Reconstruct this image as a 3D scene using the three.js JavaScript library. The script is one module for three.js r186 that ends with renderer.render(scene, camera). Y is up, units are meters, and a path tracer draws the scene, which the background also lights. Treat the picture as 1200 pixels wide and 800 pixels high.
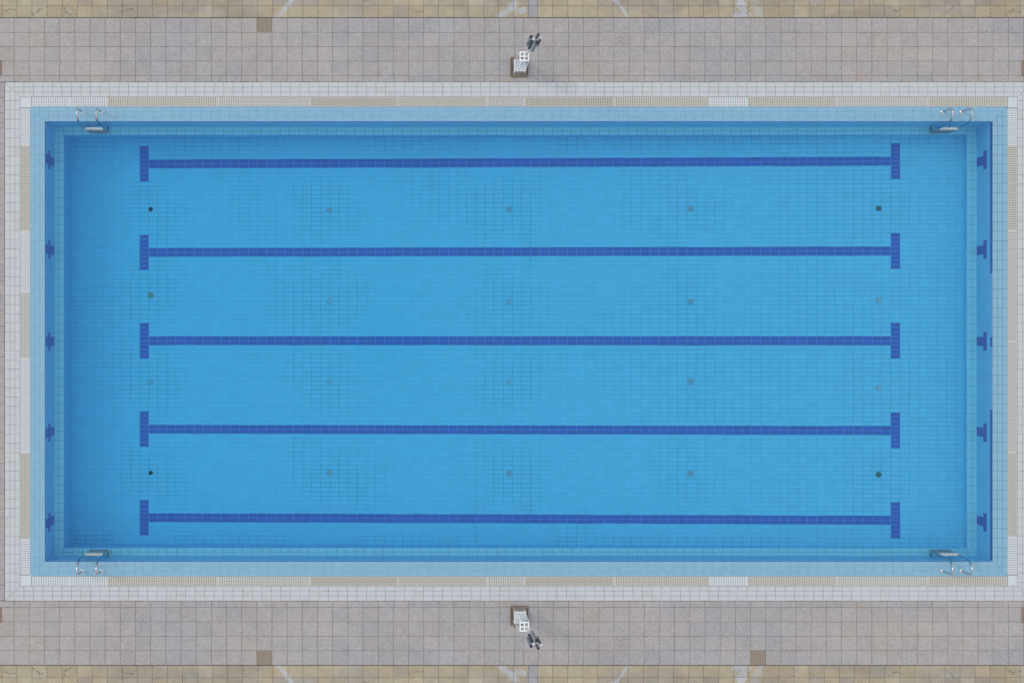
import * as THREE from 'three';
import { mergeGeometries } from 'three/addons/utils/BufferGeometryUtils.js';

// ------------------------------------------------------------------ camera, sky, sun, exposure
const S = 44.5;                                   // photo pixels per metre at deck level
const H = 33;                                     // camera height
const PX = (p) => (p - 600) / S, PZ = (p) => (p - 400) / S;
const scene = new THREE.Scene();
const camera = new THREE.PerspectiveCamera(2 * Math.atan(400 / (S * H)) * 180 / Math.PI, 1.5, 0.5, 600);
camera.position.set(PX(459), H, 0);
camera.up.set(0, 0, -1);
camera.lookAt(PX(459), 0, 0);
camera.setViewOffset(1200, 800, 141, 0, 1200, 800);
camera.updateProjectionMatrix();

{ // overcast sky
  const w = 128, h = 64, d = new Float32Array(w * h * 4);
  for (let j = 0; j < h; j++) {
    const el = ((j + 0.5) / h - 0.5) * Math.PI, s = Math.max(0, Math.sin(el));
    const L = 0.88 * (1 + 2 * s) / 3;
    for (let i = 0; i < w; i++) d.set([L * 0.985, L * 1.0, L * 1.035, 1], (j * w + i) * 4);
  }
  const t = new THREE.DataTexture(d, w, h, THREE.RGBAFormat, THREE.FloatType);
  t.mapping = THREE.EquirectangularReflectionMapping; t.magFilter = THREE.LinearFilter; t.needsUpdate = true;
  scene.background = t; scene.environment = t;
}
const sun = new THREE.DirectionalLight(0xfff1e0, 0.7);
sun.position.set(-24, 25, -11); sun.target.position.set(0, 0, 0);
sun.castShadow = true; sun.shadow.radius = 22; sun.shadow.mapSize.set(4096, 4096);
Object.assign(sun.shadow.camera, { left: -18, right: 18, top: 13, bottom: -13, near: 1, far: 80 });
scene.add(sun, sun.target);
const renderer = new THREE.WebGLRenderer({ antialias: true });
renderer.toneMapping = THREE.LinearToneMapping;
renderer.toneMappingExposure = 1.4;
renderer.shadowMap.enabled = true;

// ------------------------------------------------------------------ helpers
let seed = 20240611;
const rnd = () => { seed = (seed + 0x6D2B79F5) | 0; let t = Math.imul(seed ^ (seed >>> 15), 1 | seed); t = (t + Math.imul(t ^ (t >>> 7), 61 | t)) ^ t; return ((t ^ (t >>> 14)) >>> 0) / 4294967296; };
const hash = (x, y, s = 0) => { let h = Math.imul(x | 0, 374761393) ^ Math.imul(y | 0, 668265263) ^ Math.imul(s | 0, 2147483647 - 58); h = Math.imul(h ^ (h >>> 13), 1274126177); h ^= h >>> 16; return (h >>> 0) / 4294967296; };
const noise = (x, y, s = 0) => { const xi = Math.floor(x), yi = Math.floor(y); let u = x - xi, v = y - yi; u = u * u * (3 - 2 * u); v = v * v * (3 - 2 * v); const a = hash(xi, yi, s), b = hash(xi + 1, yi, s), c = hash(xi, yi + 1, s), d = hash(xi + 1, yi + 1, s); return a + (b - a) * u + (c - a) * v + (a - b - c + d) * u * v; };
const fbm = (x, y, s = 0, o = 4) => { let f = 0, a = 0.5; for (let i = 0; i < o; i++) { f += a * noise(x, y, s + i); x = x * 2.03 + 7.1; y = y * 2.03 + 3.7; a *= 0.5; } return f; };
const mix = (a, b, t) => a + (b - a) * t, clamp = (x, a = 0, b = 1) => Math.min(b, Math.max(a, x)), smooth = (a, b, x) => { const t = clamp((x - a) / (b - a)); return t * t * (3 - 2 * t); };
const toS = (c) => 255 * (c <= 0.0031308 ? 12.92 * c : 1.055 * Math.pow(Math.max(c, 0), 1 / 2.4) - 0.055);
// texture from a function of (u, v) giving linear rgb
function tex(w, h, f, repeat = false) {
  const d = new Uint8Array(w * h * 4);
  for (let j = 0; j < h; j++) for (let i = 0; i < w; i++) { const c = f((i + 0.5) / w, (j + 0.5) / h), k = (j * w + i) * 4; d[k] = clamp(toS(c[0]), 0, 255); d[k + 1] = clamp(toS(c[1]), 0, 255); d[k + 2] = clamp(toS(c[2]), 0, 255); d[k + 3] = 255; }
  const t = new THREE.DataTexture(d, w, h); t.colorSpace = THREE.SRGBColorSpace; t.magFilter = THREE.LinearFilter; t.minFilter = THREE.LinearMipmapLinearFilter; t.generateMipmaps = true;
  t.wrapS = t.wrapT = repeat ? THREE.RepeatWrapping : THREE.ClampToEdgeWrapping; t.needsUpdate = true; return t;
}
function grey(w, h, f) {
  const d = new Uint8Array(w * h * 4);
  for (let j = 0; j < h; j++) for (let i = 0; i < w; i++) { const c = clamp(255 * f((i + 0.5) / w, (j + 0.5) / h), 0, 255), k = (j * w + i) * 4; d[k] = d[k + 1] = d[k + 2] = c; d[k + 3] = 255; }
  const t = new THREE.DataTexture(d, w, h); t.magFilter = THREE.LinearFilter; t.wrapS = t.wrapT = THREE.RepeatWrapping; t.needsUpdate = true; return t;
}
const mat = (rgb, roughness = 0.8, extra = {}) => { const m = new THREE.MeshStandardMaterial({ roughness, ...extra }); m.color.setRGB(...rgb); return m; };

const used = {};
const numbered = (n) => { used[n] = (used[n] ?? -1) + 1; return used[n] ? `${n}_${String(used[n]).padStart(3, '0')}` : n; };
const shade = (o) => { o.castShadow = o.receiveShadow = true; return o; };
function part(name, geo, material, parent, x = 0, y = 0, z = 0) {
  const m = shade(new THREE.Mesh(geo, material)); m.name = name; m.position.set(x, y, z); parent.add(m); return m;
}
function root(name, data, x = 0, y = 0, z = 0) {
  const g = new THREE.Group(); g.name = numbered(name); g.position.set(x, y, z); g.userData = data; scene.add(g); return g;
}
const structure = (name, label, category = name.replace(/_/g, ' ')) => root(name, { kind: 'structure', label, category });
// slab with top and sides from a polygon in x/z; uv in metres through uvf
function slab(poly, y0, y1, uvf = (x, z) => [x, z]) {
  const p = [], n = [], t = [], idx = [];
  const cx = poly.reduce((a, q) => a + q[0], 0) / poly.length, cz = poly.reduce((a, q) => a + q[1], 0) / poly.length;
  poly.forEach(([x, z]) => { p.push(x, y1, z); n.push(0, 1, 0); t.push(...uvf(x, z)); });
  let area = 0; poly.forEach((q, i) => { const r = poly[(i + 1) % poly.length]; area += q[0] * r[1] - r[0] * q[1]; });
  for (let i = 1; i < poly.length - 1; i++) area < 0 ? idx.push(0, i, i + 1) : idx.push(0, i + 1, i);
  poly.forEach((q, i) => {
    const r = poly[(i + 1) % poly.length], b = p.length / 3; let nx = r[1] - q[1], nz = q[0] - r[0]; const l = Math.hypot(nx, nz) || 1; nx /= l; nz /= l;
    if (nx * (q[0] - cx) + nz * (q[1] - cz) < 0) { nx = -nx; nz = -nz; }
    for (const [x, y, z] of [[q[0], y1, q[1]], [r[0], y1, r[1]], [r[0], y0, r[1]], [q[0], y0, q[1]]]) { p.push(x, y, z); n.push(nx, 0, nz); t.push(...uvf(x, z)); }
    area < 0 ? idx.push(b, b + 3, b + 2, b, b + 2, b + 1) : idx.push(b, b + 1, b + 2, b, b + 2, b + 3);
  });
  const g = new THREE.BufferGeometry();
  g.setAttribute('position', new THREE.Float32BufferAttribute(p, 3)); g.setAttribute('normal', new THREE.Float32BufferAttribute(n, 3)); g.setAttribute('uv', new THREE.Float32BufferAttribute(t, 2)); g.setIndex(idx); return g;
}
const rect = (x0, x1, z0, z1) => [[x0, z0], [x0, z1], [x1, z1], [x1, z0]];
function clip(poly, a, b, c) {   // keep a*x + b*z <= c
  const out = [];
  poly.forEach((q, i) => { const r = poly[(i + 1) % poly.length], dq = a * q[0] + b * q[1] - c, dr = a * r[0] + b * r[1] - c; if (dq <= 0) out.push(q); if ((dq < 0 && dr > 0) || (dq > 0 && dr < 0)) { const t = dq / (dq - dr); out.push([q[0] + t * (r[0] - q[0]), q[1] + t * (r[1] - q[1])]); } });
  return out;
}
const boxAt = (x0, x1, y0, y1, z0, z1) => new THREE.BoxGeometry(x1 - x0, y1 - y0, z1 - z0).translate((x0 + x1) / 2, (y0 + y1) / 2, (z0 + z1) / 2);
const tube = (pts, r, seg = 40, rad = 10, closed = false) => new THREE.TubeGeometry(new THREE.CatmullRomCurve3(pts.map((p) => new THREE.Vector3(...p)), closed, 'centripetal'), seg, r, rad, closed);

// ------------------------------------------------------------------ layout (metres)
const XL = PX(52), XR = PX(1164), ZB = 5.8;       // inner pool edge
const RIM = 0.385, GR = 0.265, COP = 0.40;       // rim, overflow channel and coping widths
const RZ = 0.38, GZ = 0.26, CZ = 0.385;
const LEDGE = 0.255, LEDGEZ = 0.2, LD = 1.27, WATER = -0.015;
const rimX0 = XL - RIM, rimX1 = XR + RIM, rimZ = ZB + RZ;
const chX0 = rimX0 - GR, chX1 = rimX1 + GR, chZ = rimZ + GZ;
const coX0 = chX0 - COP, coX1 = chX1 + COP, coZ = chZ + CZ;
const FX0 = XL + LEDGE, FX1 = XR - LEDGE, FZ = ZB - LEDGEZ;
const depthAt = (x) => mix(-2.36, -1.57, (x - FX0) / (FX1 - FX0));
const slope = Math.atan((depthAt(FX1) - depthAt(FX0)) / (FX1 - FX0));
const onFloor = (g) => { g.position.set(0, depthAt(0), 0); g.rotation.z = slope; return g; };
// a photo pixel seen through the water on the floor -> x / z there
function floorPoint(px, py) {
  let x = PX(px);
  for (let i = 0; i < 6; i++) { const rx = (px - 459) / S, a = -(depthAt(x) - WATER) * 0.735; x = PX(459) + rx * (H + a) / H; }
  const a = -(depthAt(x) - WATER) * 0.735; return [x, PZ(py) * (H + a) / H];
}

// ------------------------------------------------------------------ materials
const TILE = [0.225, 0.665, 0.96];
const fine = tex(256, 256, (u, v) => { const q = 0.93 + 0.14 * (fbm(u * 24, v * 24, 5, 4) - 0.45) + 0.05 * (hash(u * 256, v * 256, 2) - 0.5); return [q, q, q]; }, true);
const tint = (c, k, q = [0, 0, 0]) => c.map((v, i) => v * k + q[i]);
const blueTile = [0.985, 1, 1.015, 0.992].map((k) => mat(tint(TILE, k), 0.35, { map: fine }));
const rimTile = [0.985, 1, 1.015].map((k, i) => mat(tint([0.187, 0.385, 0.545], k, [i * 0.004, 0, 0]), 0.4, { map: fine }));
const darkTile = [0.96, 1, 1.05].map((k) => mat(tint([0.028, 0.122, 0.56], k), 0.35, { map: fine }));
const whiteTile = [[0.465, 0.503, 0.54], [0.47, 0.508, 0.545], [0.458, 0.496, 0.532], [0.473, 0.51, 0.545], [0.45, 0.48, 0.505]].map((c) => mat(c, 0.5, { map: fine }));
const wallTile = mat([0.26, 0.70, 0.95], 0.45, { map: tex(512, 128, (u, v) => { const q = 0.9 + 0.16 * fbm(u * 40, v * 8, 9); return [q, q, q]; }, true) });
const concrete = mat([0.34, 0.33, 0.31], 0.95);
const steel = mat([0.50, 0.52, 0.54], 0.12, { metalness: 1 });

// deck texture: exposed aggregate slabs, each its own tone
const DX0 = -15.2, DX1 = 15.2, dZ0 = coZ, dZ1 = PZ(400 - (21 - 400)) ;
const cols = [];                                  // deck joints in x
for (let k = -4; k <= 33; k++) cols.push(PX(16 + 17.8 * k));
cols.push(PX(613.4)); for (let k = 0; k <= 36; k++) cols.push(PX(630.8 + 17.8 * k));
const rowsZ = [dZ0 + 0.012, PZ(400 + 400 - 88.4), PZ(800 - 71.5), PZ(800 - 54.6), PZ(800 - 37.8), PZ(800 - 20.8)];
const deckTone = (i, j) => { const a = hash(i, j, 41), b = hash(i, j, 43); return [0.955 + 0.07 * a + 0.025 * (b - 0.5), 0.955 + 0.07 * a, 0.955 + 0.07 * a + 0.05 * (0.5 - b)]; };
const deckTex = tex(2048, 384, (u, v) => {
  const x = mix(DX0, DX1, u), z = mix(dZ0, rowsZ[5], v);
  let i = 0; while (i < cols.length - 1 && cols[i + 1] < x) i++; let j = 0; while (j < 4 && rowsZ[j + 1] < z) j++;
  const t = deckTone(i, j), sp = hash(u * 2048, v * 384, 3), blot = fbm(x * 1.1, z * 1.6, 12, 4);
  let k = 0.72 + 0.26 * sp + 0.28 * noise(x * 44, z * 44, 7) + 0.14 * (fbm(x * 7, z * 7, 6, 3) - 0.45) + 0.16 * (blot - 0.46);
  const warm = 0.05 * (fbm(x * 0.45, z * 1.3, 21, 3) - 0.45);
  let c = [0.334 * k * t[0] + warm, 0.322 * k * t[1] + warm * 0.4, 0.328 * k * t[2] - warm * 0.5];
  const rust = smooth(0.60, 0.74, fbm(x * 2.2, z * 4, 31, 4)) * smooth(0.5, 0.0, z - dZ0) * 0.55;   // rusty blotches near the coping
  c = [mix(c[0], 0.34, rust), mix(c[1], 0.27, rust), mix(c[2], 0.22, rust)];
  return c;
});
const deckMat = mat([1, 1, 1], 0.9, { map: deckTex });
const deckUV = (x, z) => [(x - DX0) / (DX1 - DX0), (Math.abs(z) - dZ0) / (rowsZ[5] - dZ0)];
const deckJoint = mat([1, 1, 1], 0.95, { map: tex(2048, 256, (u, v) => { const x = u * 30.4, z = v * 2.2; const q = smooth(0.34, 0.66, fbm(x * 2.6, z * 3.2, 51, 4)); return [mix(0.28, 0.10, q), mix(0.25, 0.075, q), mix(0.245, 0.075, q)]; }) });
const brownSlab = mat([1, 1, 1], 0.95, { map: tex(64, 64, (u, v) => { const q = 0.6 + 0.8 * hash(u * 64, v * 64, 61); return [0.235 * q, 0.2 * q, 0.165 * q]; }) });

// cream grooved paving: stripes, cement smears, cracks
const CZ0 = PZ(800 - 20.3), CZ1 = PZ(800 + 22);
const ccols = []; for (let k = -4; k <= 34; k++) ccols.push(PX(1.7 + 17.66 * k)); ccols.push(PX(619.4)); for (let k = 0; k <= 36; k++) ccols.push(PX(630.2 + 17.7 * k));
const crows = [CZ0, PZ(800 - 6.5), PZ(800 + 7.5), PZ(800 + 22)];
const cracks = [[2, 16, 10, 10], [10, 10, 18, 12], [37, 18, 47, 10], [47, 10, 52, 12], [72, 2, 76, 14], [76, 14, 84, 19], [143, 13, 152, 10], [152, 10, 158, 13], [425, 2, 436, 0], [480, 12, 496, 14], [1040, 8, 1052, 13], [1052, 13, 1058, 11], [1110, 14, 1124, 4], [1150, 10, 1154, 18], [1180, 16, 1188, 11], [1188, 11, 1198, 14]];
const smears = [[322, 22, 346, -4, 3.2, 1], [590, 19, 603, 2, 5, 1], [598, 10, 613, 12, 5, 1], [716, -6, 738, 21, 3, 1], [868, -4, 870, 20, 8, 1.1], [884, -2, 893, 20, 5, 0.6]];
const segd = (px, py, [ax, ay, bx, by]) => { const dx = bx - ax, dy = by - ay, t = clamp(((px - ax) * dx + (py - ay) * dy) / (dx * dx + dy * dy)); return Math.hypot(px - ax - t * dx, py - ay - t * dy); };
const creamTex = tex(2048, 128, (u, v) => {
  const x = mix(DX0, DX1, u), z = mix(CZ0, CZ1, v), px = x * S + 600, py = 400 - z * S;
  let i = 0; while (i < ccols.length - 1 && ccols[i + 1] < x) i++; let j = 0; while (j < 2 && crows[j + 1] < z) j++;
  const a = hash(i, j, 71), b = hash(i, j, 73), c0 = hash(i, j, 77);
  const s = (px < 625 ? 1 : -1), ph = (x * s - z) / 0.092 + 0.8 * noise(x * 3, z * 3, 8) + a * 0.6;
  const st = smooth(0.5, 0.95, 0.5 + 0.5 * Math.cos(ph * 2 * Math.PI)) * (0.25 + 1.1 * smooth(0.3, 0.62, fbm(x * 1.1, z * 2.2, 15)));
  const k = 0.86 + 0.18 * a + 0.3 * (fbm(x * 6, z * 6, 16, 4) - 0.45) + 0.12 * (hash(u * 2048, v * 128, 4) - 0.5);
  let c = [0.38 * k, 0.345 * k, 0.258 * k];
  const gy = c0 > 0.84 ? 0.8 : smooth(0.4, 0.62, fbm(x * 0.7, z * 1.1, 18)) * 0.75;
  c = [mix(c[0], 0.305 * k, gy), mix(c[1], 0.293 * k, gy), mix(c[2], 0.268 * k, gy)];
  c = [mix(c[0], 0.20 + 0.06 * b, st * 0.55), mix(c[1], 0.145 + 0.02 * b, st * 0.55), mix(c[2], 0.085, st * 0.55)];
  if (px > 619.4 && px < 630.2) c = [0.30 * k, 0.295 * k, 0.325 * k];
  for (const m of smears) { const d = segd(px, py, m) / m[4] + 2.6 * (fbm(((px < 625 ? px + py : px - py)) * 0.3, py * 0.12, 19, 4) - 0.45); const q = smooth(1.15, 0.55, d) * 0.85 * m[5]; if (q > 0) c = [mix(c[0], 0.385 * k, clamp(q)), mix(c[1], 0.41 * k, clamp(q)), mix(c[2], 0.44 * k, clamp(q))]; }
  for (const m of cracks) { const q = smooth(0.7, 0.2, segd(px + 4 * (fbm(px * 0.5, py * 0.5, 23) - 0.45), py + 5 * (fbm(px * 0.5, py * 0.5, 25) - 0.45), m)) * 0.85 * smooth(0.15, 0.45, fbm(px * 0.4, py * 0.4, 27, 2)); if (q > 0) c = c.map((e) => mix(e, 0.07, q)); }
  return c;
});
const creamMat = mat([1, 1, 1], 0.9, { map: creamTex });
const creamUV = (x, z) => [(x - DX0) / (DX1 - DX0), (Math.abs(z) - CZ0) / (CZ1 - CZ0)];

// ------------------------------------------------------------------ ground
{
  const g = structure('ground', 'grey concrete ground reaching away beyond the paving', 'ground');
  const o = 0.4, ring = new THREE.Shape([[-300, -300], [300, -300], [300, 300], [-300, 300]].map((p) => new THREE.Vector2(...p)));
  ring.holes.push(new THREE.Path([[coX0 + o, -coZ + o], [coX0 + o, coZ - o], [coX1 - o, coZ - o], [coX1 - o, -coZ + o]].map((p) => new THREE.Vector2(...p))));
  part('concrete_sheet', new THREE.ShapeGeometry(ring).rotateX(-Math.PI / 2).translate(0, -0.06, 0), concrete, g);
}
// ------------------------------------------------------------------ pool deck, long sides (one each) and short ends
const GAP = 0.0095;
for (const s of [-1, 1]) {
  const deck = structure('pool_deck', s < 0 ? 'grey speckled paving slabs along a long pool side, one brown slab among them' : 'grey speckled paving slabs along a long pool side, two brown slabs among them', 'deck');
  part('joint_bed', slab(rect(DX0, DX1, Math.min(s * dZ0, s * (rowsZ[5] - 0.005)), Math.max(s * dZ0, s * (rowsZ[5] - 0.005))), -0.055, -0.016, (x, z) => [(x - DX0) / 30.4, (Math.abs(z) - dZ0) / 2.2]), deckJoint, deck);
  for (let j = 0; j < 5; j++) for (let i = 0; i < cols.length - 1; i++) {
    let x0 = cols[i], x1 = cols[i + 1]; const zA = rowsZ[j], zB = rowsZ[j + 1];
    if (x1 - x0 < 0.25 && j < 3) continue;
    if (i > 0 && cols[i] - cols[i - 1] < 0.25 && j < 3) x0 = cols[i - 1];
    if (x0 > DX1 - 0.2 || x1 < DX0 + 0.2) continue;
    const z0 = Math.min(s * zA, s * zB) + GAP / 2, z1 = Math.max(s * zA, s * zB) - GAP / 2, y = -0.006 + 0.0025 * (rnd() - 0.5);
    const pxm = ((x0 + x1) / 2) * S + 600, brown = j === 4 && (Math.abs(pxm - 310) < 8 || (s > 0 && Math.abs(pxm - 889) < 9));
    const m = part(j ? 'paving_slab' : 'cut_slab', slab(rect(x0 + GAP / 2, x1 - GAP / 2, z0, z1), -0.03, y, brown ? (x, z) => [(x - x0) / 0.4, (z - z0) / 0.4] : deckUV), brown ? brownSlab : deckMat, deck);
    if (brown) m.userData.label = 'coarse brown slab among the grey ones';
  }
  const ter = structure('paved_terrace', 'cream slabs with diagonal grooves, cracks and pale cement smears, beyond the grey deck', 'terrace');
  part('joint_bed', slab(rect(DX0, DX1, Math.min(s * (CZ0 + 0.004), s * CZ1), Math.max(s * (CZ0 + 0.004), s * CZ1)), -0.055, -0.018, (x, z) => [(x - DX0) / 30.4, (Math.abs(z) - CZ0) / 2.2]), deckJoint, ter);
  for (let j = 0; j < 3; j++) for (let i = 0; i < ccols.length - 1; i++) {
    const x0 = ccols[i], x1 = ccols[i + 1]; if (x0 > DX1 - 0.2 || x1 < DX0 + 0.2) continue;
    const z0 = Math.min(s * crows[j], s * crows[j + 1]) + GAP / 2, z1 = Math.max(s * crows[j], s * crows[j + 1]) - GAP / 2;
    part('grooved_slab', slab(rect(x0 + GAP / 2, x1 - GAP / 2, z0, z1), -0.03, -0.007 + 0.004 * (rnd() - 0.5), creamUV), creamMat, ter);
  }
}
for (const e of [-1, 1]) {                        // short ends
  const deck = structure('end_deck', 'grey speckled paving slabs at a short end of the pool', 'deck');
  const xa = e < 0 ? coX0 - 0.012 : coX1 + 0.012, xs = []; for (let k = 0; k < 4; k++) xs.push(xa + e * 0.4 * k);
  part('joint_bed', slab(rect(Math.min(xa, xs[3]), Math.max(xa, xs[3]), -dZ0 + 0.002, dZ0 - 0.002), -0.055, -0.0165, (x, z) => [(z + 7) / 14, 0.4 + x * 0.01]), deckJoint, deck);
  for (let k = 0; k < 3; k++) for (let r = 0; r < 34; r++) {
    const z0 = -dZ0 + 0.003 + r * (2 * dZ0 - 0.006) / 34, z1 = z0 + (2 * dZ0 - 0.006) / 34, x0 = Math.min(xs[k], xs[k + 1]), x1 = Math.max(xs[k], xs[k + 1]);
    const ou = rnd() * 0.9, ov = 0.35 + rnd() * 0.3;
    part('paving_slab', slab(rect(x0 + GAP / 2, x1 - GAP / 2, z0 + GAP / 2, z1 - GAP / 2), -0.03, -0.006 + 0.0025 * (rnd() - 0.5), (x, z) => [ou + (x - x0) / 30.4, ov + (z - z0) / 1.7]), deckMat, deck);
  }
}
// ------------------------------------------------------------------ coping of white tiles, mitred at the corners
const copingBed = mat([1, 1, 1], 0.95, { map: tex(1024, 64, (u, v) => { const q = smooth(0.3, 0.62, fbm(u * 70, v * 5, 81, 3)); return [mix(0.32, 0.11, q), mix(0.30, 0.085, q), mix(0.30, 0.082, q)]; }) });
{
  const cg = 0.008, NX = 108, NZ = 56;
  const inner = [chX0, chX1, -chZ, chZ];
  const uvs = [0, 1, 2, 3].map((k) => [rnd(), rnd()]);
  for (const side of ['back', 'front', 'left', 'right']) {
    const long = side === 'back' || side === 'front', s = side === 'back' || side === 'left' ? -1 : 1;
    const cop = structure('pool_coping', long ? 'three rows of white tiles edging a long side of the pool' : 'three rows of white tiles edging a short end of the pool', 'coping');
    const ribbon = (a, b, r0, r1) => long ? rect(a, b, Math.min(s * r0, s * r1), Math.max(s * r0, s * r1)) : rect(Math.min(r0, r1), Math.max(r0, r1), a, b);
    const mitre = (poly, m = 0) => {
      const k = COP / CZ;   // x outward per z outward
      if (long) { poly = clip(poly, -1, -s * k, -chX0 - k * chZ - m); poly = clip(poly, 1, -s * k, chX1 - k * chZ - m); } else {
        const c = s < 0 ? chX0 : chX1;   // |z| - chZ <= (outward x) / k
        poly = clip(poly, -s, k, -s * c + k * chZ - m); poly = clip(poly, -s, -k, -s * c + k * chZ - m);
      }
      return poly;
    };
    const L0 = long ? coX0 : -coZ, L1 = long ? coX1 : coZ, N = long ? NX : NZ, base = long ? chZ : (s < 0 ? chX0 : chX1), wdt = long ? CZ : COP;
    const ro = (t) => long ? base + t * wdt : base + s * t * wdt;
    part('grout_bed', slab(mitre(ribbon(L0, L1, ro(0), ro(1))), -0.05, -0.004, (x, z) => long ? [(x + 14) / 28, Math.abs(z) - chZ] : [(z + 7) / 14, Math.abs(x - base)]), copingBed, cop);
    for (let r = 0; r < 3; r++) for (let i = 0; i < N; i++) {
      const a = mix(L0, L1, i / N) + cg / 2, b = mix(L0, L1, (i + 1) / N) - cg / 2;
      let t0 = r / 3 * wdt + (r ? cg / 2 : 0.004), t1 = (r + 1) / 3 * wdt - (r < 2 ? cg / 2 : 0);
      const ra = long ? base + t0 : base + s * t0, rb = long ? base + t1 : base + s * t1;
      const poly = mitre(ribbon(a, b, ra, rb), cg * 0.7); if (poly.length < 3) continue;
      const o = uvs[(rnd() * 4) | 0], w = rnd();
      part(r === 2 ? 'edge_tile' : 'coping_tile', slab(poly, -0.02, 0.001 + 0.0012 * rnd(), (x, z) => [o[0] + x * 0.7, o[1] + z * 0.7]), whiteTile[w > 0.94 ? 4 : (w * 4.2) | 0], cop);
    }
  }
}
// ------------------------------------------------------------------ overflow channel under the gratings
{
  const ch = structure('overflow_channel', 'shallow dirty channel under the gratings round the pool', 'channel');
  const m = mat([0.36, 0.345, 0.30], 0.95), y0 = -0.12, y1 = -0.05;
  part('channel_floor', boxAt(chX0, chX1, y0, y1, -chZ, -rimZ), m, ch); part('channel_floor', boxAt(chX0, chX1, y0, y1, rimZ, chZ), m, ch);
  part('channel_floor', boxAt(chX0, rimX0, y0, y1, -rimZ, rimZ), m, ch); part('channel_floor', boxAt(rimX1, chX1, y0, y1, -rimZ, rimZ), m, ch);
}
// ------------------------------------------------------------------ pool basin
{
  const wall = structure('pool_wall', 'light blue tiled walls of the basin', 'pool wall'), bt = -2.9, tp = -0.014;
  part('short_wall', boxAt(rimX0, XL, bt, tp, -rimZ, rimZ), wallTile, wall); part('short_wall', boxAt(XR, rimX1, bt, tp, -rimZ, rimZ), wallTile, wall);
  part('long_wall', boxAt(XL, XR, bt, tp, -rimZ, -ZB), wallTile, wall); part('long_wall', boxAt(XL, XR, bt, tp, ZB, rimZ), wallTile, wall);
  const led = structure('resting_ledge', 'narrow light blue tiled ledge under water round the basin', 'ledge'), ly = -LD;
  part('ledge_core', boxAt(XL, FX0, bt, ly, -ZB, ZB), wallTile, led); part('ledge_core', boxAt(FX1, XR, bt, ly, -ZB, ZB), wallTile, led);
  part('ledge_core', boxAt(FX0, FX1, bt, ly, -ZB, -FZ), wallTile, led); part('ledge_core', boxAt(FX0, FX1, bt, ly, FZ, ZB), wallTile, led);
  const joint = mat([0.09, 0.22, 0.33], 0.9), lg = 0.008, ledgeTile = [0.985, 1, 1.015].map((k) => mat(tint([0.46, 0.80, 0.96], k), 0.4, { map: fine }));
  const strips = [['long', -1], ['long', 1], ['short', -1], ['short', 1]];
  for (const [kind, s] of strips) {
    const long = kind === 'long', N = long ? 98 : 46, a0 = long ? XL : -FZ, a1 = long ? XR : FZ, w = long ? LEDGEZ : LEDGE, base = long ? FZ : (s < 0 ? FX0 : FX1);
    const r = (t0, t1) => long ? [s * (base + t0), s * (base + t1)] : [base + s * t0, base + s * t1];
    const strip = (a, b, t0, t1) => { const [p, q] = r(t0, t1); return long ? rect(a, b, Math.min(p, q), Math.max(p, q)) : rect(Math.min(p, q), Math.max(p, q), a, b); };
    part('ledge_joint', slab(strip(a0 + 0.001, a1 - 0.001, 0.001, w - 0.001), ly, ly + 0.003), joint, led);
    const protos = {};
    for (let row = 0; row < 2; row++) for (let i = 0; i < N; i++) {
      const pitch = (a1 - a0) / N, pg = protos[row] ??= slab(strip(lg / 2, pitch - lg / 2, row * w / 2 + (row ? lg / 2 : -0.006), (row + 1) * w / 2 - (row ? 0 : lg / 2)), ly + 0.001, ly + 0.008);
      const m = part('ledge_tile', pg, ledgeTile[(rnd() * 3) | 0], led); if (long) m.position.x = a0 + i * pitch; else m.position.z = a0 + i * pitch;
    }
  }
}
// rim: light blue tiles between water and channel
{
  const pale = mat([0.175, 0.362, 0.515], 0.8), dark = mat([0.06, 0.10, 0.13], 0.9), g = 0.007;
  for (const side of ['back', 'front', 'left', 'right']) {
    const long = side === 'back' || side === 'front', s = side === 'back' || side === 'left' ? -1 : 1, k = RIM / RZ;
    const rim = structure('pool_rim', side === 'right' ? 'wet light blue rim at a short end, its dark joints clearly drawn' : side === 'left' ? 'wet light blue rim at a short end, almost without visible joints' : 'wet light blue rim along a long side of the pool', 'pool rim');
    const base = long ? ZB : (s < 0 ? XL : XR), w = long ? RZ : RIM, L0 = long ? rimX0 : -rimZ, L1 = long ? rimX1 : rimZ, N = long ? 103 : 49;
    const strip = (a, b, t0, t1) => { const p = long ? s * (base + t0) : base + s * t0, q = long ? s * (base + t1) : base + s * t1; return long ? rect(a, b, Math.min(p, q), Math.max(p, q)) : rect(Math.min(p, q), Math.max(p, q), a, b); };
    const mitre = (poly, m = 0) => { if (long) { poly = clip(poly, -1, -s * k, -XL - k * ZB - m); return clip(poly, 1, -s * k, XR - k * ZB - m); } const c = s < 0 ? XL : XR; poly = clip(poly, -s, k, -s * c + k * ZB - m); return clip(poly, -s, -k, -s * c + k * ZB - m); };
    part('joint_bed', slab(mitre(strip(L0, L1, 0.002, w)), -0.013, -0.003), side === 'right' ? dark : pale, rim);
    const rest = rimTile.map(() => []);
    for (let r = 0; r < 3; r++) for (let i = 0; i < N; i++) {
      const a = mix(L0, L1, i / N) + g / 2, b = mix(L0, L1, (i + 1) / N) - g / 2, whole = strip(a, b, r / 3 * w + (r ? g / 2 : -0.003), (r + 1) / 3 * w - (r < 2 ? g / 2 : 0));
      const poly = mitre(whole, g * 0.7); if (poly.length < 3) continue;
      const gm = slab(poly, -0.01, 0.0015, (x, z) => [x * 0.6, z * 0.6]), v = (rnd() * 3) | 0;
      if (side === 'right') part('rim_tile', gm, rimTile[v], rim); else rest[v].push(gm);
    }
    rest.forEach((l, v) => { if (l.length) part('rim_tiling', mergeGeometries(l), rimTile[v], rim).userData.kind = 'stuff'; });
  }
}
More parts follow.
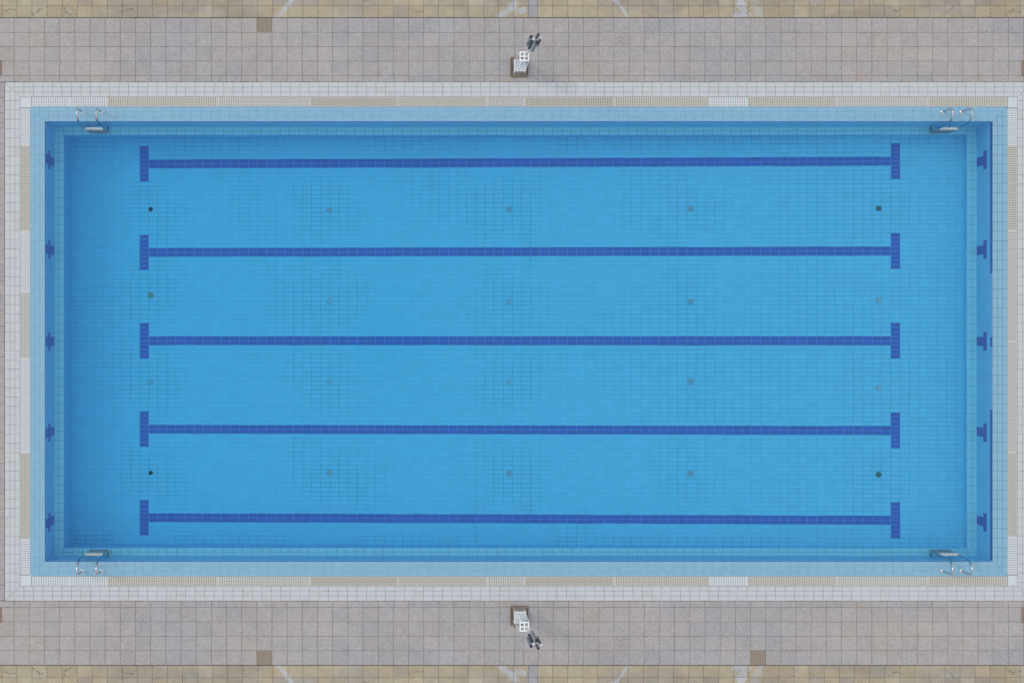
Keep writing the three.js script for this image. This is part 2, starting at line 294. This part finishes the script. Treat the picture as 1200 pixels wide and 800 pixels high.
// ------------------------------------------------------------------ floor: tiles on a grout bed, lane lines set into it
const drains = [
  [176, 245, 'hole'], [386, 246, 'grey'], [597, 245, 'grey'], [810, 244, 'grey'], [1030, 244, 'dark'],
  [176, 346, 'green'], [386, 353, 'faint'], [597, 353, 'faint'], [810, 353, 'grey'], [1030, 352, 'pale'],
  [176, 447, 'faint'], [386, 447, 'faint'], [597, 447, 'faint'], [810, 447, 'grey'], [1030, 454, 'pale'],
  [176, 554, 'hole'], [386, 554, 'grey'], [597, 555, 'grey'], [810, 555, 'grey'], [1030, 556, 'dark']];
const drainAt = drains.map(([px, py]) => floorPoint(px, py));
{
  const px0 = floorPoint(163, 300)[0], px1 = floorPoint(1055.5, 300)[0], TX = (px1 - px0) / 83, TZ = 0.1224, OZ = -0.02, tg = 0.008;
  const c0 = Math.floor((FX0 - px0) / TX), c1 = Math.ceil((FX1 - px0) / TX), r0 = Math.floor((-FZ - OZ) / TZ), r1 = Math.ceil((FZ - OZ) / TZ);
  const laneRows = [-40, -20, 0, 20, 40];
  const laneOf = (i, j) => { if (i < 0 || i > 82) return -1; for (let l = 0; l < 5; l++) { const q = j - laneRows[l]; if (i === 0 || i === 82 ? q >= -4 && q < 4 : q >= -1 && q < 1) return l; } return -1; };
  const floor = onFloor(structure('pool_floor', 'light blue tiled pool floor under water', 'pool floor'));
  const lines = [344.5, 620, 556, 78].map((p) => floorPoint(p, 300)[0]);
  const groutMap = tex(2048, 1024, (u, v) => {
    const x = mix(FX0, FX1, u), z = mix(-FZ, FZ, v);
    let q = 0.16 + 0.35 * smooth(0.38, 0.66, fbm(x * 0.5, z * 0.5, 91, 3)) + 0.3 * (fbm(x * 2.5, z * 2.5, 95, 3) - 0.45);
    drainAt.forEach(([dx, dz], n) => { if (Math.abs(x - dx) > 2 || Math.abs(z - dz) > 2) return; const st = drains[n][2] === 'pale' ? 0.2 : dx > 8 ? 0.35 : dx > 4 ? 0.6 : 1; const d = Math.hypot((x - dx) * 0.95, z - dz) + 1.5 * (fbm(x * 1.5, z * 1.5, 97 + n, 4) - 0.45); q += st * 0.9 * smooth(1.3, 0.3, d); });
    q += 0.22 * smooth(3, 10, x) ;
    for (const l of lines) q += 0.8 * smooth(0.1, 0.03, Math.abs(x - l)) * smooth(0.35, 0.55, fbm(l * 3, z * 0.7, 99, 2));
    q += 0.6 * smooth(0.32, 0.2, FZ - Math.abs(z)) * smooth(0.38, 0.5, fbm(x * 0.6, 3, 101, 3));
    q = clamp(q);
    return [mix(0.215, 0.045, q), mix(0.56, 0.15, q), mix(0.81, 0.30, q)];
  });
  const bed = slab(rect(FX0 - 0.02, FX1 + 0.02, -FZ - 0.02, FZ + 0.02), -0.2, 0, (x, z) => [(x - FX0) / (FX1 - FX0), (z + FZ) / (2 * FZ)]);
  part('grout_bed', bed, mat([1, 1, 1], 0.9, { map: groutMap }), floor);
  const geos = [0, 1, 2, 3].map((k) => slab(rect(-TX / 2 + tg / 2, TX / 2 - tg / 2, -TZ / 2 + tg / 2, TZ / 2 - tg / 2), 0.0005, 0.004, (x, z) => [k * 0.23 + x, k * 0.31 + z]));
  const lanes = laneRows.map((r, l) => {
    const g = onFloor(root('lane_line', { label: l === 2 ? 'middle dark blue tiled lane line with a bar across each end' : l === 0 || l === 4 ? 'outermost dark blue tiled lane line beside a long wall of the pool' : 'dark blue tiled lane line between the middle line and an outermost one', category: 'lane line', group: 'dark blue lane lines on the pool floor' }));
    return g;
  });
  const laneBed = mat([0.20, 0.42, 0.76], 0.9);
  laneRows.forEach((r, l) => {
    part('joint_bed', mergeGeometries([slab(rect(px0 + TX, px0 + 82 * TX, OZ + (r - 1) * TZ + 0.004, OZ + (r + 1) * TZ - 0.004), 0, 0.002), slab(rect(px0 + 0.004, px0 + TX - 0.001, OZ + (r - 4) * TZ + 0.004, OZ + (r + 4) * TZ - 0.004), 0, 0.002), slab(rect(px0 + 82 * TX + 0.001, px0 + 83 * TX - 0.004, OZ + (r - 4) * TZ + 0.004, OZ + (r + 4) * TZ - 0.004), 0, 0.002)]), laneBed, lanes[l]);
  });
  const cells = [];
  for (let i = c0; i < c1; i++) for (let j = r0; j < r1; j++) {
    const x = px0 + (i + 0.5) * TX, z = OZ + (j + 0.5) * TZ, l = laneOf(i, j);
    if (l >= 0) { part('lane_tile', geos[(rnd() * 4) | 0], darkTile[(rnd() * 3) | 0], lanes[l], x, 0.0005, z).scale.set(0.997, 1, 0.988); continue; }
    let sx = 1, ox = 0, sz = 1, oz = 0;   // cut the tiles that run under the walls
    const xa = Math.max(x - TX / 2, FX0 - 0.015), xb = Math.min(x + TX / 2, FX1 + 0.015), za = Math.max(z - TZ / 2, -FZ - 0.015), zb = Math.min(z + TZ / 2, FZ + 0.015);
    if (xb - xa < 0.02 || zb - za < 0.02) continue;
    cells.push({ x: (xa + xb) / 2, z: (za + zb) / 2, sx: (xb - xa - tg) / (TX - tg), sz: (zb - za - tg) / (TZ - tg), d: Math.min(...drainAt.map(([a, b]) => Math.hypot(x - a, (z - b)))) });
  }
  cells.sort((a, b) => a.d - b.d);
  cells.slice(0, 300).forEach((c) => part('floor_tile', geos[(rnd() * 4) | 0], blueTile[(rnd() * 4) | 0], floor, c.x, 0, c.z).scale.set(c.sx, 1, c.sz));
  const rest = cells.slice(300), im = new THREE.InstancedMesh(geos[0], mat(TILE, 0.35, { map: fine }), rest.length), M = new THREE.Matrix4(), C = new THREE.Color();
  rest.forEach((c, n) => { M.makeScale(c.sx, 1, c.sz).setPosition(c.x, 0, c.z); im.setMatrixAt(n, M); const k = 0.97 + 0.06 * rnd(); im.setColorAt(n, C.setRGB(k, k, k)); });
  im.name = 'floor_tiling'; im.userData.kind = 'stuff'; shade(im); floor.add(im);
}
// blue marks on the end walls, in line with the lane lines
{
  const zs = [-4.84, -2.45, 0.0, 2.43, 4.82];
  for (const e of [-1, 1]) zs.forEach((z, l) => {
    const x = e < 0 ? XL : XR;
    const g = root('wall_mark', { label: (e < 0 ? 'dark blue tile cross on the end wall, ' : 'dark blue tile T on the end wall, ') + (l === 2 ? 'facing the middle lane line' : l % 4 ? 'facing a lane line beside the middle one' : 'facing an outermost lane line'), category: 'wall mark', group: 'dark blue marks on the end walls' }, x, -LD + 0.01, z);
    const f = (y0, y1, z0, z1, t) => boxAt(Math.min(-e * t, e * 0.01), Math.max(-e * t, e * 0.01), y0 + LD, y1 + LD, z0, z1);
    part('stem', f(-LD + 0.02, e < 0 ? -0.14 : -0.5, -0.122, 0.122, 0.004), darkTile[1], g);
    part('crossbar', f(-0.72, -0.47, -0.245, 0.245, 0.006), darkTile[0], g);
  });
  const band = structure('waterline_band_and_shade', 'dark blue tile band at the water line, with thin strips painting shade under the rim', 'waterline band');
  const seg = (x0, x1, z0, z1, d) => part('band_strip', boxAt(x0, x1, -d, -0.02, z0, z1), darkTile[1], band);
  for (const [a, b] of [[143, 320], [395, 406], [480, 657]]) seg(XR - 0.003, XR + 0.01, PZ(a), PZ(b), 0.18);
  seg(XL - 0.01, XL + 0.003, -ZB + 0.01, ZB - 0.01, 0.07);  // thin dark strip painting the shading line below this rim
  seg(XL + 0.01, XR - 0.01, -ZB - 0.01, -ZB + 0.003, 0.09); seg(XL + 0.01, XR - 0.01, ZB - 0.003, ZB + 0.01, 0.09);  // long walls: shade under the rim painted as thin dark strips
}
// ------------------------------------------------------------------ floor inlets
{
  const looks = { hole: [0.03, 0.035, 0.04], grey: [0.28, 0.42, 0.56], dark: [0.09, 0.15, 0.18], green: [0.26, 0.34, 0.30], faint: [0.27, 0.50, 0.69], pale: [0.34, 0.49, 0.62] };
  const names = { hole: 'small black open inlet on the pool floor inside dark joints', grey: 'grey round inlet cover on the light blue pool floor', dark: 'dark slate round inlet cover between two lane lines near their bar ends', green: 'greenish mottled round inlet cover on the pool floor', faint: 'faint blue grey inlet cover beside the middle lane line', pale: 'pale grey round inlet cover beside the middle lane line' };
  const m = Object.fromEntries(Object.entries(looks).map(([k, c]) => [k, mat(c, 0.6)])), ringM = mat([0.28, 0.45, 0.56], 0.6);
  const lathe = (p) => new THREE.LatheGeometry(p.map((q) => new THREE.Vector2(...q)), 28);
  const slot = (k) => boxAt(0.028, 0.066, 0.017, 0.0195, -0.006, 0.006).rotateY(k * Math.PI / 4);
  const ribs = mergeGeometries([0, 1, 2, 3, 4, 5, 6, 7].map(slot)), cover = lathe([[0.001, 0.020], [0.03, 0.0195], [0.07, 0.0165], [0.078, 0.013], [0.081, 0.004]]), rim = lathe([[0.079, 0.004], [0.082, 0.011], [0.088, 0.0105], [0.092, 0.004]]);
  const holeCover = lathe([[0.001, 0.006], [0.05, 0.006], [0.052, 0.012], [0.06, 0.012], [0.062, 0.004]]);
  drains.forEach(([, , k], n) => {
    const [x, z] = drainAt[n], g = onFloor(root('floor_inlet', { label: names[k], category: 'pool inlet', group: `${k} inlets on the pool floor` }));
    g.position.set(x, depthAt(x), z);
    if (k === 'dark') g.scale.set(0.88, 1, 0.88); part('cover', k === 'hole' ? holeCover : cover, m[k], g);
    if (k !== 'hole') { part('rib', ribs, m[k], g); part('rim', rim, k === 'dark' ? m.dark : ringM, g); }
  });
}
// ------------------------------------------------------------------ gratings over the overflow channel
{
  const tones = { white: [0.53, 0.575, 0.62], pale: [0.475, 0.49, 0.48], beige: [0.455, 0.455, 0.42], ochre: [0.43, 0.415, 0.37] };
  const gmat = Object.fromEntries(Object.entries(tones).map(([k, c]) => [k, mat(c, 0.6, { map: fine })]));
  const words = { white: 'clean white', pale: 'pale greyish', beige: 'dirty beige', ochre: 'brownish beige' };
  function grating(kind, a, b, horizontal, c, w, where) {
    const len = b - a - 0.006, g = root('drain_grating', { label: `${words[kind]} slotted drain grating ${where}`, category: 'drain grating', group: `${words[kind]} gratings round the pool` }, horizontal ? (a + b) / 2 : c, -0.05, horizontal ? c : (a + b) / 2);
    if (!horizontal) g.rotation.y = Math.PI / 2;
    const W = w - 0.012, rail = boxAt(-len / 2, len / 2, 0.006, 0.052, -0.011, 0.011);
    for (const z of [-W / 2 + 0.011, -W / 6, W / 6, W / 2 - 0.011]) part('rail', rail, gmat[kind === 'white' ? 'white' : z < -W / 3 || z > W / 3 ? 'pale' : kind], g, 0, 0, z);
    const bars = [], n = Math.max(3, Math.round(len / 0.06)), bw = kind === 'white' ? 0.05 : 0.047;
    for (let i = 0; i < n; i++) { const x = -len / 2 + (i + 0.5) * len / n; bars.push(boxAt(x - bw / 2, x + bw / 2, 0.012, 0.0495, -W / 2 + 0.022, W / 2 - 0.022)); }
    const m = part('cross_bars', mergeGeometries(bars), gmat[kind], g); m.userData.kind = 'stuff';
    for (const e of [-1, 1]) part('end_plate', boxAt(-0.006, 0.006, 0.002, 0.0525, -W / 2, W / 2), gmat[kind === 'white' ? 'white' : 'pale'], g, e * (len / 2 - 0.003), 0, 0);
  }
  const row = [[37, 81, 'white'], [81, 125, 'white'], [125, 255, 'beige'], [255, 363, 'pale'], [363, 466, 'ochre'], [466, 571, 'beige'], [571, 615, 'pale'], [615, 720, 'ochre'], [720, 832, 'beige'], [832, 876, 'white'], [876, 981, 'beige'], [981, 1088, 'pale'], [1088, 1181, 'beige']];
  const place = (a) => ({ 37: 'behind the ladder, touching a corner cover', 81: 'behind the ladder, touching a dirty beige one', 125: 'next to a clean white one, longest of its row', 255: 'between a dirty beige and a brownish one', 363: 'between a pale and a dirty beige one', 466: 'between a brownish and a short pale one', 571: 'in front of the mast, short', 615: 'beside the foot of the mast', 720: 'between a brownish and a short white one', 832: 'short, between two dirty beige ones', 876: 'between a short white and a pale one', 981: 'between two dirty beige ones', 1088: 'behind the ladder, touching a white corner cover' })[a];
  for (const s of [-1, 1]) for (const [a, b, k] of row) grating(k, PX(a), PX(b), true, s * (rimZ + GZ / 2), GZ, place(a));
  const left = [[127, 170, 'white'], [170, 271, 'beige'], [271, 342, 'white'], [342, 420, 'pale'], [420, 530, 'white'], [530, 632, 'beige'], [632, 673, 'white']], right = [[127, 170, 'white'], [170, 270, 'beige'], [270, 400, 'pale'], [400, 530, 'pale'], [530, 629, 'beige'], [629, 673, 'white']];
  for (const [a, b, k] of left) grating(k, PZ(a), PZ(b), false, rimX0 - GR / 2, GR, a === 127 || b === 673 ? 'next to the corner at the end with crosses' : a === 271 ? 'between a beige and a pale one at the cross end' : a === 420 ? 'longest white one at the end with crosses' : 'in the row at the end with crosses');
  for (const [a, b, k] of right) grating(k, PZ(a), PZ(b), false, rimX1 + GR / 2, GR, a === 127 || b === 673 ? 'next to the corner at the end with T marks' : 'in the row at the end with T marks');
  for (const ex of [-1, 1]) for (const s of [-1, 1]) {
    const x = ex < 0 ? rimX0 - GR / 2 : rimX1 + GR / 2, z = s * (rimZ + GZ / 2), cx = ex < 0 ? [chX0 + 0.004, PX(36.4)] : [PX(1181.6), chX1 - 0.004], cz = [Math.min(s * PZ(673.8), s * (chZ - 0.004)), Math.max(s * PZ(673.8), s * (chZ - 0.004))];
    const g = root('corner_cover', { label: ex < 0 ? 'white square cover plate at a channel corner by the wall crosses' : 'bright white solid cover plate at a channel corner by the rim with dark joints', category: 'corner cover', group: ex < 0 ? 'corner covers at the cross end' : 'corner covers at the T end' }, (cx[0] + cx[1]) / 2, -0.05, (cz[0] + cz[1]) / 2);
    const hx = (cx[1] - cx[0]) / 2, hz = (cz[1] - cz[0]) / 2;
    part('plate', boxAt(-hx, hx, 0.0, 0.049, -hz, hz), gmat.white, g); part('raised_rim', mergeGeometries([boxAt(-hx, hx, 0.05, 0.054, -hz, -hz + 0.015), boxAt(-hx, hx, 0.05, 0.054, hz - 0.015, hz), boxAt(-hx, -hx + 0.015, 0.05, 0.054, -hz + 0.015, hz - 0.015), boxAt(hx - 0.015, hx, 0.05, 0.054, -hz + 0.015, hz - 0.015)]), gmat.white, g);
  }
}
// ------------------------------------------------------------------ ladders
{
  const treadM = mat([0.68, 0.69, 0.70], 0.45), lowM = mat([0.2, 0.3, 0.37], 0.5), r = 0.024;
  const flange = new THREE.LatheGeometry([[0.001, 0.016], [0.026, 0.016], [0.045, 0.008], [0.05, 0]].map((p) => new THREE.Vector2(...p)), 20);
  function ladder(px, s, label) {               // local: +z towards the pool
    const g = root('pool_ladder', { label, category: 'ladder', group: 'steel ladders at the pool corners' }, PX(px), 0.0015, s * (ZB + 0.245));
    if (s > 0) g.rotation.y = Math.PI;
    const a = 0.5 / 2;
    for (const e of [-1, 1]) {
      const x = e * a;
      const h = part('handrail', tube([[x, 0, 0], [x, 0.25, 0], [x, 0.46, 0.005], [x, 0.56, 0.05], [x, 0.59, 0.13], [x, 0.55, 0.24], [x, 0.42, 0.335], [x, 0.22, 0.375], [x, 0, 0.385], [x, -0.5, 0.388], [x, -1.12, 0.388]], r, 80, 12), steel, g);
      part('flange', flange, steel, h, x, 0, 0);
      part('rubber_foot', tube([[x, -1.0, 0.388], [x, -1.0, 0.30], [x, -1.0, 0.255]], 0.018, 8, 10), mat([0.05, 0.05, 0.055], 0.7), h);
    }
    [-0.27, -0.52, -0.77, -1.02].forEach((y, k) => {
      const t = part('tread', mergeGeometries([boxAt(-a + 0.01, a - 0.01, y - 0.012, y + 0.012, k ? 0.39 : 0.37, 0.44), boxAt(-a + 0.01, a - 0.01, y - 0.03, y - 0.012, 0.425, 0.44)]), k ? lowM : treadM, g);
      for (const e of [-1, 1]) part('bolt', new THREE.CylinderGeometry(0.013, 0.013, 0.03, 10).rotateX(Math.PI / 2), steel, t, e * (a - 0.04), y, 0.45);
    });
  }
  for (const s of [-1, 1]) { ladder(107.5, s, 'steel pool ladder over the rim at the end with wall crosses'); ladder(1116.5, s, 'steel pool ladder over the rim at the end with T shaped wall marks'); }
}
// ------------------------------------------------------------------ white masts on the deck
{
  const white = mat([0.74, 0.77, 0.80], 0.5), greyM = mat([0.24, 0.255, 0.27], 0.6), black = mat([0.02, 0.022, 0.026], 0.5), paleM = mat([0.6, 0.65, 0.7], 0.4, { metalness: 0.3 });
  const wood = [0, 1].map((k) => mat([1, 1, 1], 0.9, { map: tex(128, 32, (u, v) => { const q = 0.65 + 0.7 * fbm(u * 6, v * 26, 111 + k, 3); return k ? [0.13 * q, 0.095 * q, 0.075 * q] : [0.20 * q, 0.155 * q, 0.125 * q]; }, true) })), slabM = mat([0.27, 0.25, 0.235], 0.95, { map: fine });
  for (const s of [-1, 1]) {
    const g = root('equipment_mast', { label: 'white barred post mast with dark fittings on top, standing on brown boards', category: 'mast', group: 'white masts on the deck beside the pool' }, PX(608.7), -0.006, s * 7.22);
    const hx = 0.23, hz = 0.26, b = 0.05;
    part('base_slab', boxAt(-hx + b, hx - b, 0, 0.035, -hz + b, hz - b), slabM, g);
    for (const e of [-1, 1]) { part('base_board', boxAt(-hx, hx, 0, 0.055, e * (hz - b / 2) - b / 2, e * (hz - b / 2) + b / 2), wood[0], g); part('base_board', boxAt(e * (hx - b / 2) - b / 2, e * (hx - b / 2) + b / 2, 0, 0.05, -hz + b, hz - b), wood[1], g); }
    // lower box frame, bars, upper 2 x 2 grid
    const lo = 0.155, up = 0.122, y0 = 0.25, y1 = 1.28, box = part('lower_frame', mergeGeometries([boxAt(-lo, lo, y0 - 0.05, y0, -lo, -lo + 0.025), boxAt(-lo, lo, y0 - 0.05, y0, lo - 0.025, lo), boxAt(-lo, -lo + 0.025, y0 - 0.05, y0, -lo + 0.025, lo - 0.025), boxAt(lo - 0.025, lo, y0 - 0.05, y0, -lo + 0.025, lo - 0.025)]), white, g);
    for (const ex of [-1, 1]) for (const ez of [-1, 1]) part('foot', boxAt(ex * (lo - 0.015) - 0.014, ex * (lo - 0.015) + 0.014, 0.03, y0 - 0.05, ez * (lo - 0.015) - 0.014, ez * (lo - 0.015) + 0.014), white, box);
    part('floor_plate', boxAt(-lo + 0.025, lo - 0.025, y0 - 0.03, y0 - 0.015, -lo + 0.025, lo - 0.025), paleM, g);
    for (let k = 0; k < 12; k++) {
      const q = k % 3, side = (k / 3) | 0, t = -1 + q * 2 / 3; const [ux, uz] = side === 0 ? [t, -1] : side === 1 ? [1, t] : side === 2 ? [-t, 1] : [-1, -t];
      part('upright_bar', tube([[ux * (lo - 0.02), y0 - 0.01, uz * (lo - 0.02)], [ux * (up - 0.01), y1 - 0.01, uz * (up - 0.01)]], q === 0 ? 0.014 : 0.009, 4, 6), q === 0 ? white : paleM, g);
    }
    const fw = 0.03, grid = []; for (const t of [-up + fw / 2, 0, up - fw / 2]) grid.push(boxAt(-up, up, y1 - 0.02, y1, t - fw / 2, t + fw / 2)); for (const t of [-up + fw / 2, 0, up - fw / 2]) for (const [za, zb] of [[-up + fw, -fw / 2], [fw / 2, up - fw]]) grid.push(boxAt(t - fw / 2, t + fw / 2, y1 - 0.02, y1 - 0.001, za, zb));
    part('upper_grid', mergeGeometries(grid), white, g);
    const hxo = 0.05, V = (v) => v * -s;
    part('pole', tube([[hxo, y0 - 0.02, V(-0.02)], [hxo, 1.6, V(-0.02)], [hxo, 3.12, V(-0.02)]], 0.022, 10, 12), paleM, g);
    const head = part('head_bracket', mergeGeometries([boxAt(hxo - 0.13, hxo + 0.17, 3.06, 3.08, -0.012, 0.012), boxAt(hxo - 0.012, hxo + 0.012, 3.082, 3.1, -0.1, 0.1)]), greyM, g);
    for (const [x, v, m, w, y0t, y1t] of [[-0.085, -0.05, greyM, 0.04, 2.3, 3.12], [-0.025, 0.0, black, 0.04, 2.15, 3.08], [0.055, 0.055, greyM, 0.045, 2.12, 3.0], [0.15, -0.01, black, 0.028, 2.42, 3.1], [0.08, -0.09, greyM, 0.034, 2.75, 3.16]]) {
      const f = part('lamp_tube', new THREE.CylinderGeometry(w, w * 0.85, y1t - y0t, 14).translate(0, (y0t + y1t) / 2, 0), m, g, hxo + x, 0, V(v));
      part('end_cap', new THREE.CylinderGeometry(w * 0.7, w * 1.02, 0.05, 14).translate(0, y1t + 0.025, 0), m === black ? paleM : black, f);
    }
  }
}
// rusty cover plates at the ends of the deck
for (const e of [-1, 1]) for (const s of [-1, 1]) {
  const rust = mat([0.24, 0.18, 0.14], 0.9, { map: fine });
  const g = root('cover_plate', { label: e < 0 ? 'small rusty brown cover plate on the deck at the end with wall crosses' : 'small rusty brown cover plate on the deck at the end with T shaped wall marks', category: 'cover plate', group: e < 0 ? 'cover plates at the cross end' : 'cover plates at the T end' }, e < 0 ? PX(-7.6) : PX(1207), -0.006, s * PZ(720.5));
  part('plate', boxAt(-0.2, 0.2, 0, 0.012, -0.2, 0.2), rust, g); part('raised_edge', mergeGeometries([boxAt(-0.2, 0.2, 0.012, 0.02, -0.2, -0.17), boxAt(-0.2, 0.2, 0.012, 0.02, 0.17, 0.2), boxAt(-0.2, -0.17, 0.012, 0.02, -0.17, 0.17), boxAt(0.17, 0.2, 0.012, 0.02, -0.17, 0.17)]), rust, g);
  part('lifting_ring', new THREE.TorusGeometry(0.03, 0.006, 8, 20).rotateX(Math.PI / 2), steel, g, 0, 0.016, 0);
}
// ------------------------------------------------------------------ water
{
  const water = new THREE.MeshPhysicalMaterial({ color: 0xffffff, roughness: 0, metalness: 0, transmission: 1, thickness: 2, ior: 1.333 });
  water.attenuationColor = new THREE.Color().setRGB(0.70, 0.945, 0.99); water.attenuationDistance = 1;
  const waves = []; for (let n = 0; n < 26; n++) { const lam = 0.45 + 1.6 * rnd() ** 1.5, an = rnd() * 2 * Math.PI; waves.push([Math.round(25 / lam * Math.cos(an)), Math.round(11.6 / lam * Math.sin(an)), rnd() * 6.28, lam]); }
  water.bumpMap = grey(1024, 512, (u, v) => { let h = 0; for (const [a, b, p, l] of waves) h += l * Math.sin(2 * Math.PI * (a * u + b * v) + p); return 0.5 + h * 0.035; });
  water.bumpScale = 0.007;
  const g = boxAt(XL - 0.008, XR + 0.008, -2.85, WATER, -ZB - 0.008, ZB + 0.008);
  const m = shade(new THREE.Mesh(g, water)); m.name = 'water'; m.userData = { kind: 'structure', label: 'clear still blue water filling the pool', category: 'water' }; scene.add(m);
}
renderer.render(scene, camera);
